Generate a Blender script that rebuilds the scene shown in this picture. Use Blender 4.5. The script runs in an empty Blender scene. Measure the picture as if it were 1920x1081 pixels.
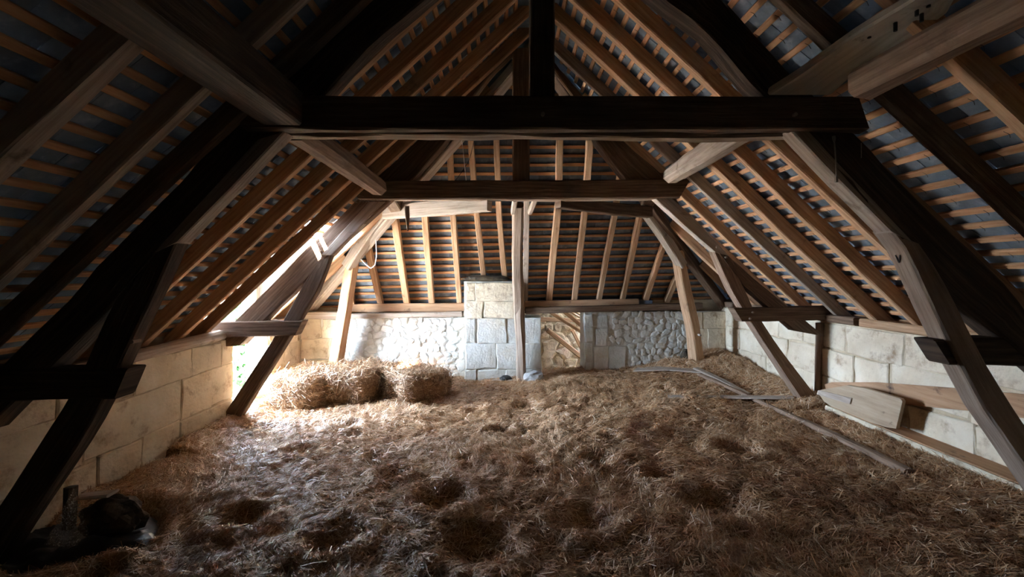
import bpy, math, random
import numpy as np
from mathutils import Vector, noise
S = bpy.context.scene
COL = S.collection
RND = random.Random(7)

# ---------------------------------------------------------------- camera, sky, sun, exposure
F = 850.0; VX, VY = 950.0, 515.0; EYE = 1.6
def P(px, py, Y):
    """photo pixel (1920x1081) at depth Y -> world point"""
    return Vector(((px - VX) * Y / F, Y, EYE + (VY - py) * Y / F))
cam = bpy.data.objects.new('camera', bpy.data.cameras.new('camera')); COL.objects.link(cam)
cam.data.sensor_width = 36.0; cam.data.lens = F / 1920 * 36
cam.data.shift_x = (960 - VX) / 1920; cam.data.shift_y = (VY - 540.5) / 1920
cam.data.clip_start = 0.02
cam.location = (0, 0, EYE); cam.rotation_euler = (math.pi / 2, 0, 0)
S.camera = cam
w = bpy.data.worlds.new('sky'); S.world = w; w.use_nodes = True
bg = w.node_tree.nodes['Background']
bg.inputs[0].default_value = (0.60, 0.77, 1.0, 1); bg.inputs[1].default_value = 18.0
sun = bpy.data.objects.new('sun', bpy.data.lights.new('sun', 'SUN')); COL.objects.link(sun)
sun.data.energy = 36.0; sun.data.angle = 0.009; sun.data.color = (1.0, 0.93, 0.82)
sun.rotation_euler = Vector((0.40, 0.42, -0.86)).to_track_quat('-Z', 'Y').to_euler()
pl = bpy.data.lights.new('doorway_daylight_portal', 'AREA'); pl.shape = 'RECTANGLE'
pl.size = 0.95; pl.size_y = 1.75; pl.cycles.is_portal = True
po = bpy.data.objects.new('doorway_daylight_portal', pl); COL.objects.link(po)
po.location = (-3.56, 5.62, 0.95); po.rotation_euler = Vector((1, 0, 0)).to_track_quat('-Z', 'Y').to_euler()
vs = S.view_settings; vs.view_transform = 'Standard'; vs.look = 'None'; vs.gamma = 1.0; vs.exposure = 3.3
vs.use_curve_mapping = False
S.cycles.max_bounces = 14; S.cycles.diffuse_bounces = 9; S.cycles.use_denoising = True
S.cycles.sample_clamp_indirect = 0.0; S.cycles.caustics_reflective = False; S.cycles.caustics_refractive = False

# ---------------------------------------------------------------- materials
def mat(name, stops, scale=(6, 6, 6), rough=.85, bump=.3, bscale=None, detail=6, coord='Object', rand=.0, spec=.25,
        stain=None, stain_scale=1.5, stain_lo=.52, stain_hi=.68, attr=None):
    m = bpy.data.materials.new(name); m.use_nodes = True
    nt = m.node_tree; N = nt.nodes; L = nt.links
    b = N['Principled BSDF']; b.inputs['Roughness'].default_value = rough
    b.inputs['Specular IOR Level'].default_value = spec
    tc = N.new('ShaderNodeTexCoord'); mp = N.new('ShaderNodeMapping'); mp.inputs['Scale'].default_value = scale
    L.new(tc.outputs[coord], mp.inputs[0])
    oi = N.new('ShaderNodeObjectInfo')
    off = N.new('ShaderNodeVectorMath'); off.operation = 'SCALE'; off.inputs[3].default_value = 37.0
    cx = N.new('ShaderNodeCombineXYZ'); L.new(oi.outputs['Random'], cx.inputs[0]); L.new(oi.outputs['Random'], cx.inputs[1])
    L.new(cx.outputs[0], off.inputs[0]); L.new(off.outputs[0], mp.inputs['Location'])
    no = N.new('ShaderNodeTexNoise'); no.inputs['Scale'].default_value = 1.0; no.inputs['Detail'].default_value = detail
    no.inputs['Roughness'].default_value = .62
    L.new(mp.outputs[0], no.inputs[0])
    cr = N.new('ShaderNodeValToRGB')
    while len(cr.color_ramp.elements) < len(stops): cr.color_ramp.elements.new(.5)
    for e, (p, c) in zip(cr.color_ramp.elements, stops): e.position = p; e.color = (*c, 1)
    if attr:
        at = N.new('ShaderNodeAttribute'); at.attribute_name = attr; L.new(at.outputs['Fac'], cr.inputs[0])
    else: L.new(no.outputs[0], cr.inputs[0])
    out = cr.outputs[0]
    if stain:
        n2 = N.new('ShaderNodeTexNoise'); n2.inputs['Scale'].default_value = stain_scale; n2.inputs['Detail'].default_value = 7
        n2.inputs['Roughness'].default_value = .65
        ad = N.new('ShaderNodeVectorMath'); ad.operation = 'ADD'
        L.new(tc.outputs['Object' if coord != 'UV' else 'UV'], ad.inputs[0]); L.new(off.outputs[0], ad.inputs[1]); L.new(ad.outputs[0], n2.inputs[0])
        mr = N.new('ShaderNodeMapRange'); mr.inputs[1].default_value = stain_lo; mr.inputs[2].default_value = stain_hi
        L.new(n2.outputs[0], mr.inputs[0])
        mx = N.new('ShaderNodeMix'); mx.data_type = 'RGBA'; L.new(mr.outputs[0], mx.inputs[0]); L.new(out, mx.inputs[6])
        mx.inputs[7].default_value = (*stain, 1); out = mx.outputs[2]
    if rand:
        hs = N.new('ShaderNodeHueSaturation'); mr2 = N.new('ShaderNodeMapRange')
        mr2.inputs[3].default_value = 1 - rand; mr2.inputs[4].default_value = 1 + rand
        L.new(oi.outputs['Random'], mr2.inputs[0]); L.new(mr2.outputs[0], hs.inputs['Value']); L.new(out, hs.inputs['Color']); out = hs.outputs[0]
    L.new(out, b.inputs['Base Color'])
    if bump:
        bn = N.new('ShaderNodeBump'); bn.inputs['Strength'].default_value = bump; bn.inputs['Distance'].default_value = .02
        src = no
        if bscale:
            src = N.new('ShaderNodeTexNoise'); src.inputs['Scale'].default_value = bscale; src.inputs['Detail'].default_value = 8
            L.new(tc.outputs['Object'], src.inputs[0])
        L.new(src.outputs[0], bn.inputs['Height']); L.new(bn.outputs[0], b.inputs['Normal'])
    return m
M = {}
M['oak'] = mat('old_oak', [(.25, (.06, .034, .021)), (.5, (.15, .095, .062)), (.75, (.26, .18, .125))], (2.2, 34, 34), .85, .5, coord='UV', rand=.12,
               stain=(.10, .06, .04), stain_scale=3.0, stain_lo=.55, stain_hi=.75)
M['darkoak'] = mat('shade_dark_oak', [(.25, (.028, .018, .012)), (.5, (.07, .046, .032)), (.75, (.15, .105, .075))], (2.2, 34, 34), .85, .5, coord='UV', rand=.1)  # oak darkened to stand for the shade on near timbers facing the camera
M['oakmid'] = mat('brown_oak', [(.25, (.12, .07, .045)), (.5, (.24, .155, .105)), (.75, (.37, .265, .195))], (2.2, 34, 34), .85, .45, coord='UV', rand=.1,
                  stain=(.10, .06, .04), stain_scale=3.5, stain_lo=.58, stain_hi=.75)
M['oakpale'] = mat('pale_lit_oak', [(.25, (.17, .115, .08)), (.5, (.32, .235, .175)), (.75, (.45, .355, .285))], (2.2, 34, 34), .85, .4, coord='UV', rand=.08)  # paleness stands for light on rear collars and near strut; post's own tone
M['hay'] = mat('hay', [(0, (.14, .065, .03)), (.35, (.28, .15, .075)), (.7, (.46, .29, .16)), (1, (.74, .60, .43))], rough=.55, bump=0, attr='tint', spec=.4)
M['haycore'] = mat('hay_core', [(.3, (.10, .05, .022)), (.5, (.2, .11, .055)), (.7, (.32, .2, .11))], (30, 30, 30), .95, .8, detail=10)
M['palegrey'] = mat('pale_grey_plank', [(.25, (.44, .40, .33)), (.5, (.58, .54, .47)), (.75, (.68, .64, .57))], (2.0, 22, 22), .85, .3, coord='UV', stain=(.24, .19, .13), stain_scale=8, stain_lo=.62, stain_hi=.72)
M['panel'] = mat('tan_panel', [(.25, (.28, .20, .13)), (.5, (.40, .30, .20)), (.75, (.48, .38, .27))], (2.0, 22, 22), .8, .25, coord='UV', stain=(.14, .10, .07), stain_scale=6, stain_lo=.62, stain_hi=.7)
M['rafter'] = mat('rafter_wood', [(.25, (.24, .12, .06)), (.5, (.46, .28, .16)), (.75, (.62, .42, .27))], (2.0, 40, 40), .8, .35, coord='UV', rand=.22,
                  stain=(.17, .09, .05), stain_scale=4.0, stain_lo=.6, stain_hi=.75)
M['grey'] = mat('weathered_grey_wood', [(.25, (.22, .165, .125)), (.5, (.38, .305, .245)), (.75, (.52, .435, .36))], (2.0, 40, 40), .85, .4, coord='UV', rand=.1,
                stain=(.16, .12, .09), stain_scale=5, stain_lo=.6, stain_hi=.72)
M['batten'] = mat('batten_wood', [(.3, (.38, .18, .085)), (.55, (.56, .31, .165)), (.8, (.66, .42, .25))], (3.0, 30, 30), .8, .2, coord='UV', rand=.15)
M['board'] = mat('board_wood', [(.25, (.30, .15, .08)), (.5, (.46, .27, .15)), (.75, (.56, .36, .22))], (2.0, 22, 22), .8, .25, coord='UV', rand=.1,
                 stain=(.08, .05, .04), stain_scale=4, stain_lo=.58, stain_hi=.68)
M['slate'] = mat('slate', [(.3, (.085, .11, .14)), (.55, (.14, .18, .23)), (.78, (.30, .345, .41))], (7, 7, 7), .6, .15, rand=.25, spec=.4, detail=8,
                 stain=(.42, .46, .50), stain_scale=5.0, stain_lo=.62, stain_hi=.8)
M['lime'] = mat('limestone', [(.25, (.53, .43, .30)), (.5, (.69, .59, .44)), (.75, (.79, .71, .57))], (3, 3, 3), .92, .5, bscale=28, rand=.07,
                stain=(.33, .22, .13), stain_scale=5.5, stain_lo=.54, stain_hi=.72)
M['mortar'] = mat('old_mortar', [(.3, (.40, .31, .20)), (.6, (.62, .51, .36))], (5, 5, 5), .95, .6, bscale=30)
M['white'] = mat('whitewashed_stone', [(.25, (.50, .47, .39)), (.5, (.62, .60, .54)), (.75, (.70, .69, .65))], (5, 5, 5), .92, .5, bscale=34, rand=.05,
                 stain=(.55, .45, .28), stain_scale=2.5, stain_lo=.56, stain_hi=.78)
M['wmortar'] = mat('whitewashed_mortar', [(.3, (.46, .42, .34)), (.6, (.62, .59, .53))], (6, 6, 6), .95, .7, bscale=26)
M['bed'] = mat('straw_bed', [(.3, (.15, .065, .025)), (.5, (.34, .18, .08)), (.7, (.52, .33, .18))], (30, 30, 30), .95, .8, detail=10)
M['straw'] = mat('straw', [(0, (.26, .11, .04)), (.35, (.48, .255, .115)), (.7, (.66, .45, .26)), (1, (.92, .80, .62))], rough=.45, bump=0, attr='tint', spec=.7)
M['rock'] = mat('pale_rock', [(.3, (.30, .285, .27)), (.6, (.48, .47, .46))], (9, 9, 9), .9, .3, bscale=30)
M['black'] = mat('black_sheet', [(.3, (.012, .012, .013)), (.7, (.04, .037, .035))], (8, 8, 8), .45, .3, spec=.4)
M['char'] = mat('dark_debris', [(.3, (.03, .022, .016)), (.7, (.10, .075, .05))], (12, 12, 12), .9, .6)
M['cord'] = mat('cord', [(.3, (.30, .26, .21)), (.7, (.48, .43, .36))], (40, 40, 40), .9, .2)
M['cable'] = mat('white_cable', [(.3, (.78, .77, .74)), (.7, (.85, .84, .82))], (5, 5, 5), .5, 0)
M['metal'] = mat('hook_wire', [(.3, (.03, .03, .03)), (.7, (.08, .075, .07))], (20, 20, 20), .6, 0)
M['leaf'] = mat('leaf', [(0, (.05, .14, .04)), (.5, (.09, .23, .06)), (1, (.18, .34, .11))], rough=.6, bump=0, attr='tint')
M['bark'] = mat('bark', [(.3, (.08, .06, .04)), (.7, (.2, .15, .1))], (10, 10, 3), .9, .5)
M['earth'] = mat('pale_bounce_ground', [(.3, (.42, .39, .34)), (.7, (.58, .55, .49))], (2, 2, 2), .95, .3)  # lightened so that sunlight bounces up through the doorway onto the roof
def web_material():
    m = bpy.data.materials.new('cobweb'); m.use_nodes = True; N = m.node_tree.nodes; L = m.node_tree.links
    b = N['Principled BSDF']; tr = N.new('ShaderNodeBsdfTransparent'); mx = N.new('ShaderNodeMixShader'); no = N.new('ShaderNodeTexNoise')
    b.inputs['Base Color'].default_value = (.62, .62, .6, 1); b.inputs['Roughness'].default_value = .9
    no.inputs['Scale'].default_value = 26; no.inputs['Detail'].default_value = 9; no.inputs['Roughness'].default_value = .75
    mr = N.new('ShaderNodeMapRange'); mr.inputs[1].default_value = .42; mr.inputs[2].default_value = .72; mr.inputs[3].default_value = .08; mr.inputs[4].default_value = .75
    L.new(no.outputs[0], mr.inputs[0]); L.new(mr.outputs[0], mx.inputs[0]); L.new(tr.outputs[0], mx.inputs[1]); L.new(b.outputs[0], mx.inputs[2])
    L.new(mx.outputs[0], N['Material Output'].inputs[0]); return m
M['web'] = web_material()

# ---------------------------------------------------------------- object helpers
def tag(o, label=None, cat=None, group=None, kind=None):
    if label: o['label'] = label
    if cat: o['category'] = cat
    if group: o['group'] = group
    if kind: o['kind'] = kind
    return o
def link(name, me, m=None, parent=None, loc=(0, 0, 0)):
    o = bpy.data.objects.new(name, me)
    if m is not None and me is not None and not me.materials: me.materials.append(M[m] if isinstance(m, str) else m)
    o.location = loc
    COL.objects.link(o)
    if parent is not None: o.parent = parent
    return o
def empty(name, loc=(0, 0, 0), **k):
    o = bpy.data.objects.new(name, None); o.location = loc; o.empty_display_size = .1; COL.objects.link(o); return tag(o, **k)
class MB:
    def __init__(s): s.v = []; s.f = []; s.uv = []
    def add(s, vs, fs, uvs=None):
        n = len(s.v); s.v += [tuple(v) for v in vs]
        for i, f in enumerate(fs):
            s.f.append([a + n for a in f]); s.uv.append(uvs[i] if uvs else [(0, 0)] * len(f))
        return s
    def box(s, lo, hi):
        x0, y0, z0 = lo; x1, y1, z1 = hi
        return s.hexa([(x0, y0, z0), (x1, y0, z0), (x1, y1, z0), (x0, y1, z0), (x0, y0, z1), (x1, y0, z1), (x1, y1, z1), (x0, y1, z1)])
    def hexa(s, v):
        return s.add(v, [(0, 3, 2, 1), (4, 5, 6, 7), (0, 1, 5, 4), (1, 2, 6, 5), (2, 3, 7, 6), (3, 0, 4, 7)])
    def mesh(s, name, origin=None, smooth=False):
        me = bpy.data.meshes.new(name)
        o = Vector(origin) if origin is not None else Vector((0, 0, 0))
        me.from_pydata([tuple(Vector(v) - o) for v in s.v], [], s.f)
        ul = me.uv_layers.new(name='UVMap')
        flat = [c for f in s.uv for p in f for c in p]
        ul.data.foreach_set('uv', flat)
        if smooth: me.polygons.foreach_set('use_smooth', [True] * len(me.polygons))
        me.update(); return me
    def build(s, name, m, parent=None, origin=None, smooth=False):
        """parent is assumed to sit unrotated at parent.location"""
        o = s.mesh(name, origin, smooth)
        loc = Vector(origin) if origin is not None else Vector((0, 0, 0))
        if parent is not None: loc = loc - Vector(parent['_w'] if '_w' in parent else parent.location)
        return link(name, o, m, parent, loc)

def resample(pts, n):
    pts = [Vector(p) for p in pts]
    d = [0]
    for a, b in zip(pts, pts[1:]): d.append(d[-1] + (b - a).length)
    out = []
    for i in range(n):
        t = d[-1] * i / (n - 1); k = 0
        while k < len(d) - 2 and d[k + 1] < t: k += 1
        out.append(pts[k].lerp(pts[k + 1], (t - d[k]) / max(1e-6, d[k + 1] - d[k])))
    return out
def loft(mb, rings, seed=0, rough=.004, lump=0., chamfer=.012):
    """rings of four corners -> chamfered, slightly hewn timber"""
    sec = []; L = 0; us = []
    r0 = None
    for i, r in enumerate(rings):
        c = sum(r, Vector()) / 4
        if r0 is not None: L += (c - r0).length
        r0 = c; us.append(L)
        ring = []
        for j in range(4):
            p = r[j]; a = r[j - 1]; b = r[(j + 1) % 4]
            ca = min(chamfer, (a - p).length * .3); cb = min(chamfer, (b - p).length * .3)
            ring.append(p + (a - p).normalized() * ca); ring.append(p + (b - p).normalized() * cb)
        for j, p in enumerate(ring):
            nz = noise.noise(Vector((L * 3.1 + seed * 7.3, j * 1.7, seed * 1.31)))
            nl = noise.noise(Vector((L * 1.1 + seed * 3.3, (j // 2) * 2.1, seed * .77)))
            q = p - c
            ring[j] = p + q.normalized() * (nz * rough * 1.6 + nl * (rough + lump))
        sec.append(ring)
    vs = [p for r in sec for p in r]; fs = []; uv = []
    per = [0]
    for j in range(8): per.append(per[-1] + (sec[0][(j + 1) % 8] - sec[0][j]).length)
    o = seed * .37 % 5
    for i in range(len(sec) - 1):
        for j in range(8):
            k = (j + 1) % 8
            fs.append((i * 8 + j, i * 8 + k, (i + 1) * 8 + k, (i + 1) * 8 + j))
            uv.append([(us[i] + o, per[j] + o), (us[i] + o, per[j + 1] + o), (us[i + 1] + o, per[j + 1] + o), (us[i + 1] + o, per[j] + o)])
    n = len(sec) - 1
    fs.append(tuple(range(7, -1, -1))); uv.append([(o + p.x * .1, o + p.z) for p in reversed(sec[0])])
    fs.append(tuple(n * 8 + j for j in range(8))); uv.append([(o + p.x * .1, o + p.z) for p in sec[-1]])
    mb.add(vs, fs, uv); return mb
_seed = [0]
def nseed(): _seed[0] += 1; return _seed[0]
def slab_mb(A, B, Y0, t, step=.14, **k):
    """timber lying in a truss plane: traced edges A and B at front depth Y0, thickness t backwards"""
    a = [P(x, y, Y0) for x, y in A]; b = [P(x, y, Y0) for x, y in B]
    ln = sum((q - p).length for p, q in zip(a, a[1:])); n = max(3, int(ln / step) + 1)
    a = resample(a, n); b = resample(b, n); d = Vector((0, t, 0))
    return loft(MB(), [[p, q, q + d, p + d] for p, q in zip(a, b)], nseed(), **k)
def timber_mb(pts, wd, th, side=(0, 1, 0), step=.16, taper=1., **k):
    """beam along a path: th along 'side', wd across"""
    pts = [Vector(p) for p in pts]
    ln = sum((q - p).length for p, q in zip(pts, pts[1:])); n = max(3, int(ln / step) + 1)
    c = resample(pts, n); sd = Vector(side); rings = []
    for i, p in enumerate(c):
        ax = (c[min(i + 1, n - 1)] - c[max(i - 1, 0)]).normalized()
        s = (sd - ax * sd.dot(ax)).normalized(); u = ax.cross(s).normalized()
        g = 1 + (taper - 1) * i / (n - 1)
        s = s * th / 2 * g; u = u * wd / 2 * g
        rings.append([p - s - u, p + s - u, p + s + u, p - s + u])
    return loft(MB(), rings, nseed(), **k)
def center(mb):
    n = len(mb.v); return Vector((sum(v[0] for v in mb.v) / n, sum(v[1] for v in mb.v) / n, sum(v[2] for v in mb.v) / n))
def thing(name, mb, m, label, cat, group=None, smooth=False):
    return tag(mb.build(name, m, None, center(mb), smooth), label, cat, group, 'thing')
def tube_mb(pts, r, n=6, step=None):
    mb = MB(); pts = [Vector(p) for p in pts]
    if step: pts = resample(pts, step)
    rings = []
    for i, p in enumerate(pts):
        ax = (pts[min(i + 1, len(pts) - 1)] - pts[max(i - 1, 0)]).normalized()
        s = ax.orthogonal().normalized(); u = ax.cross(s)
        rr = r(i / (len(pts) - 1)) if callable(r) else r
        rings.append([p + (s * math.cos(6.2832 * j / n) + u * math.sin(6.2832 * j / n)) * rr for j in range(n)])
    vs = [q for g in rings for q in g]; fs = []
    for i in range(len(rings) - 1):
        for j in range(n): fs.append((i * n + j, i * n + (j + 1) % n, (i + 1) * n + (j + 1) % n, (i + 1) * n + j))
    fs.append(tuple(range(n - 1, -1, -1))); fs.append(tuple((len(rings) - 1) * n + j for j in range(n)))
    return mb.add(vs, fs)
ORD = ['first', 'second', 'third', 'fourth', 'fifth', 'sixth', 'seventh', 'eighth', 'ninth', 'tenth', 'eleventh', 'twelfth', 'thirteenth', 'fourteenth', 'fifteenth']

# ---------------------------------------------------------------- geometry of the roof
XL, XR = -3.17, 3.62                       # inner wall faces
SL, SR, SH = .928, .935, 1.45              # slopes
def zl(x): return .99 + SL * (x + 3.2)     # rafter undersides
def zr(x): return 1.126 + SR * (3.65 - x)
def yf(x): return 7.37 + .07 * x           # hip foot line
def z0(x): return 1.05 + .02 * x
def zh(x, y): return z0(x) + SH * (yf(x) - y)
def yh(x, z): return yf(x) - (z - z0(x)) / SH
XRIDGE = (1.126 + SR * 3.65 - .99 - SL * 3.2) / (SL + SR); ZRIDGE = zl(XRIDGE)
def on_left(px, py):
    k = (.99 + SL * 3.2 - EYE) / ((VY - py) - SL * (px - VX)); return P(px, py, k * F)
def on_right(px, py):
    k = (1.126 + SR * 3.65 - EYE) / ((VY - py) + SR * (px - VX)); return P(px, py, k * F)
def on_hip(px, py):
    a, b = (px - VX) / F, (VY - py) / F
    # EYE + b Y = 1.05+.02 a Y + SH(7.37+.07 a Y - Y)
    Y = (1.05 + SH * 7.37 - EYE) / (b - .02 * a - SH * .07 * a + SH); return P(px, py, Y)
DORM = (4.98, 6.12, -2.25)                 # gap of the dormer in the left slope: y0, y1, upper x

# ---------------------------------------------------------------- walls, floor
def structure(name, mb, m, label=None):
    return tag(mb.build(name, m), label, None, None, 'structure')
def stone_mesh(u, v, d, rnd, cham=.010, jit=.016):
    """dressed block, front towards local +z, origin at its back centre"""
    mb = MB()
    c = [(-u / 2, -v / 2), (u / 2, -v / 2), (u / 2, v / 2), (-u / 2, v / 2)]
    c = [(x + rnd.uniform(-jit, jit), y + rnd.uniform(-jit, jit)) for x, y in c]
    ring = []
    for i in range(4):
        a = c[i]; b = c[(i + 1) % 4]
        ring.append(a)
        for t in (.34, .67): ring.append((a[0] + (b[0] - a[0]) * t + rnd.uniform(-jit, jit) * .7, a[1] + (b[1] - a[1]) * t + rnd.uniform(-jit, jit) * .7))
    n = len(ring)
    vs = [(x, y, 0) for x, y in ring] + [(x, y, d - cham) for x, y in ring]
    vs += [(x - math.copysign(min(cham, abs(x)), x), y - math.copysign(min(cham, abs(y)), y), d + rnd.uniform(-.004, .004)) for x, y in ring]
    fs = []
    for r in range(2):
        for i in range(n): fs.append((r * n + i, r * n + (i + 1) % n, (r + 1) * n + (i + 1) % n, (r + 1) * n + i))
    vs.append((0, 0, d + .002)); ct = len(vs) - 1
    for i in range(n): fs.append((2 * n + i, 2 * n + (i + 1) % n, ct))
    mb.add(vs, fs); return mb
def rubble_mesh(u, v, d, rnd):
    mb = MB(); n = rnd.choice([5, 6, 6, 7]); a0 = rnd.random()
    rim = []
    for i in range(n):
        a = 6.2832 * (i + a0 + rnd.uniform(-.25, .25)) / n
        c, s = math.cos(a), math.sin(a); k = 1 / max(abs(c), abs(s)) ** .7
        rim.append((c * u / 2 * k * rnd.uniform(.75, 1.12), s * v / 2 * k * rnd.uniform(.75, 1.12)))
    cx, cy = rnd.uniform(-.2, .2) * u, rnd.uniform(-.2, .2) * v
    vs = [(x, y, 0) for x, y in rim] + [(x * .94, y * .94, d * rnd.uniform(.35, .7)) for x, y in rim]
    vs += [(x * .6 + cx * .4, y * .6 + cy * .4, d * rnd.uniform(.8, 1.1)) for x, y in rim] + [(cx, cy, d * rnd.uniform(.85, 1.15))]
    fs = []
    for r in range(2):
        for i in range(n): fs.append((r * n + i, r * n + (i + 1) % n, (r + 1) * n + (i + 1) % n, (r + 1) * n + i))
    for i in range(n): fs.append((2 * n + i, 2 * n + (i + 1) % n, 3 * n))
    return mb.add(vs, fs)
from mathutils import Matrix
def place(me, name, m, parent, o, U, V, Nn, roll=0.):
    ob = link(name, me, m, parent)
    R = Matrix((U, V, Nn)).transposed().to_4x4() @ Matrix.Rotation(roll, 4, 'Z')
    ob.matrix_local = Matrix.Translation(Vector(o) - Vector(parent.location)) @ R
    return ob
def ashlar(parent, m, O, U, V, courses, u0, u1, lens, rnd, d=.045, sink=.03, gap=.006, skip=None, start=None):
    """blocks on a wall face through O with axes U (along), V (up)"""
    U = Vector(U).normalized(); V = Vector(V).normalized(); Nn = U.cross(V)
    for ci, (a, b) in enumerate(courses):
        u = u0 - rnd.uniform(0, .3)
        while u < u1 - .06:
            ln = rnd.uniform(*lens); e = u + ln
            if u1 - e < .16: e = u1
            s = max(u, u0)
            if e - s > .07 and not (skip and skip((s + e) / 2, (a + b) / 2)):
                g = gap * rnd.uniform(.6, 1.5)
                me = stone_mesh(e - s - g, b - a - g, d + rnd.uniform(-.008, .008), rnd).mesh('stone')
                place(me, 'stone', m, parent, Vector(O) + U * (s + e) / 2 + V * (a + b) / 2 - Nn * sink, U, V, Nn)
            u = e
TH = .30
rs = random.Random(3)
# left wall with the dormer doorway
mb = MB(); mb.box((XL - TH, -9, -3.2), (XL, 5.23, .87)); mb.box((XL - TH, 6.03, -3.2), (XL, 7.6, .90)); mb.box((XL - TH, 5.23, -3.2), (XL, 6.03, .06))
wl = structure('wall_left', mb, 'mortar', 'cream limestone block wall on the left with a bright doorway')
ashlar(wl, 'lime', (XL, 0, 0), (0, 1, 0), (0, 0, 1), [(-.25, .19), (.19, .585), (.585, .87)], 1.2, 5.23, (.38, .72), rs)
ashlar(wl, 'lime', (XL, 0, 0), (0, 1, 0), (0, 0, 1), [(-.25, .28), (.28, .60), (.60, .90)], 6.03, 7.15, (.35, .62), rs)
ashlar(wl, 'lime', (XL - TH, 6.03, 0), (1, 0, 0), (0, 0, 1), [(.06, .42), (.42, .90)], 0, TH, (.35, .62), rs)
# right wall
mb = MB(); mb.box((XR, -9, -3.2), (XR + .4, 8.2, 1.07))
wr = structure('wall_right', mb, 'mortar', 'cream limestone block wall on the right under the slates')
ashlar(wr, 'lime', (XR, 0, 0), (0, -1, 0), (0, 0, 1), [(-.1, .10), (.10, .45), (.45, .77), (.77, 1.07)], -7.7, -2.0, (.42, .75), rs)
# far wall: ashlar flue breast, rubble panels, doorway
def yw(x): return 7.20 + .075 * x
UX = Vector((1, .075, 0)).normalized(); NW = Vector((.075, -1, 0)).normalized()
def xw(px): return (px - VX) / F * 7.20 / (1 - .075 * (px - VX) / F)
x_flueL, x_flueR, x_dL, x_dR = xw(870), xw(962), xw(1014), xw(1096)
def wallbox(mb, xa, xb, za, zb, t=.45, dy=0.):
    mb.hexa([(xa, yw(xa) + dy, za), (xb, yw(xb) + dy, za), (xb, yw(xb) + t, za), (xa, yw(xa) + t, za),
             (xa, yw(xa) + dy, zb), (xb, yw(xb) + dy, zb), (xb, yw(xb) + t, zb), (xa, yw(xa) + t, zb)])
mb = MB(); wallbox(mb, XL - .3, x_dL, -3, .93); wallbox(mb, x_dR, XR + .4, -3, 1.0); wallbox(mb, x_dL, x_dR, -3, -.05)
wb = structure('wall_back', mb, 'wmortar', 'whitewashed stone end wall below the hipped roof')
def onwall(x, z, s=0.): return Vector((x, yw(x), z)) - Vector((0, -1, 0)) * s
# corner blocks left and right
ashlar(wb, 'lime', onwall(0, 0), UX, (0, 0, 1), [(-.1, .3), (.3, .62), (.62, .93)], XL, xw(640), (.3, .5), rs)
ashlar(wb, 'lime', onwall(0, 0), UX, (0, 0, 1), [(.1, .38), (.38, .72), (.72, 1.0)], xw(1300), XR, (.3, .45), rs)
# whitewashed door jamb blocks
ashlar(wb, 'white', onwall(0, 0), UX, (0, 0, 1), [(-.1, .2), (.2, .52), (.52, .78), (.78, .98)], x_dR, xw(1112), (.2, .3), rs, d=.055)
ashlar(wb, 'white', onwall(0, 0), UX, (0, 0, 1), [(-.02, .46)], xw(1112), xw(1176), (.3, .6), rs)
ashlar(wb, 'white', onwall(0, 0), UX, (0, 0, 1), [(.46, .74), (.74, .96)], xw(1112), xw(1140), (.2, .32), rs)
# flue breast
FD = .20; x_flueL, x_flueR, x_jL = -.655, .10, .525
mb = MB(); wallbox(mb, x_flueL, x_jL, -.2, .93, .1, -FD); wallbox(mb, x_flueL, x_flueR, .93, 1.5, .12, -FD)
fb = tag(mb.build('flue_breast', 'wmortar', None), 'pale ashlar chimney breast rising above the end wall top', 'chimney', None, 'thing')
ashlar(fb, 'white', onwall(0, 0) + NW * (FD + .01), UX, (0, 0, 1), [(-.1, .15), (.15, .55), (.55, .93)], x_flueL, x_jL, (.34, .6), rs, sink=.03)
ashlar(fb, 'lime', onwall(0, 0) + NW * (FD + .01), UX, (0, 0, 1), [(.93, 1.2), (1.2, 1.49)], x_flueL, x_flueR, (.34, .5), rs, sink=.03)
# rubble
def rubble(parent, m, xa, xb, za, zb, cu, cv, rnd, skip=None, ztop=None, base=None, dep=.024):
    nz = int((zb - za) / cv)
    for j in range(nz):
        x = xa + rnd.uniform(0, cu * .5)
        while x < xb:
            u = cu * rnd.uniform(.45, 1.5); v = cv * rnd.uniform(.9, 1.7)
            z = za + (j + .5) * cv + rnd.uniform(-.2, .2) * cv
            if x + u < xb + .03 and not (skip and skip(x + u / 2, z)):
                o = (base(x + u / 2, z) if base else onwall(x + u / 2, z) - NW * .006)
                place(rubble_mesh(u * 1.0, v, dep * rnd.uniform(.7, 1.3), rnd).mesh('stone'), 'stone', m, parent, o, UX, Vector((0, 0, 1)), NW, rnd.uniform(-.6, .6))
            x += u * .86
rubble(wb, 'white', xw(636), xw(872), -.02, .96, .17, .105, rs)
rubble(wb, 'white', xw(1140), xw(1300), -.0, 1.06, .15, .1, rs, skip=lambda x, z: z < .46 and x < xw(1178))
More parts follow.
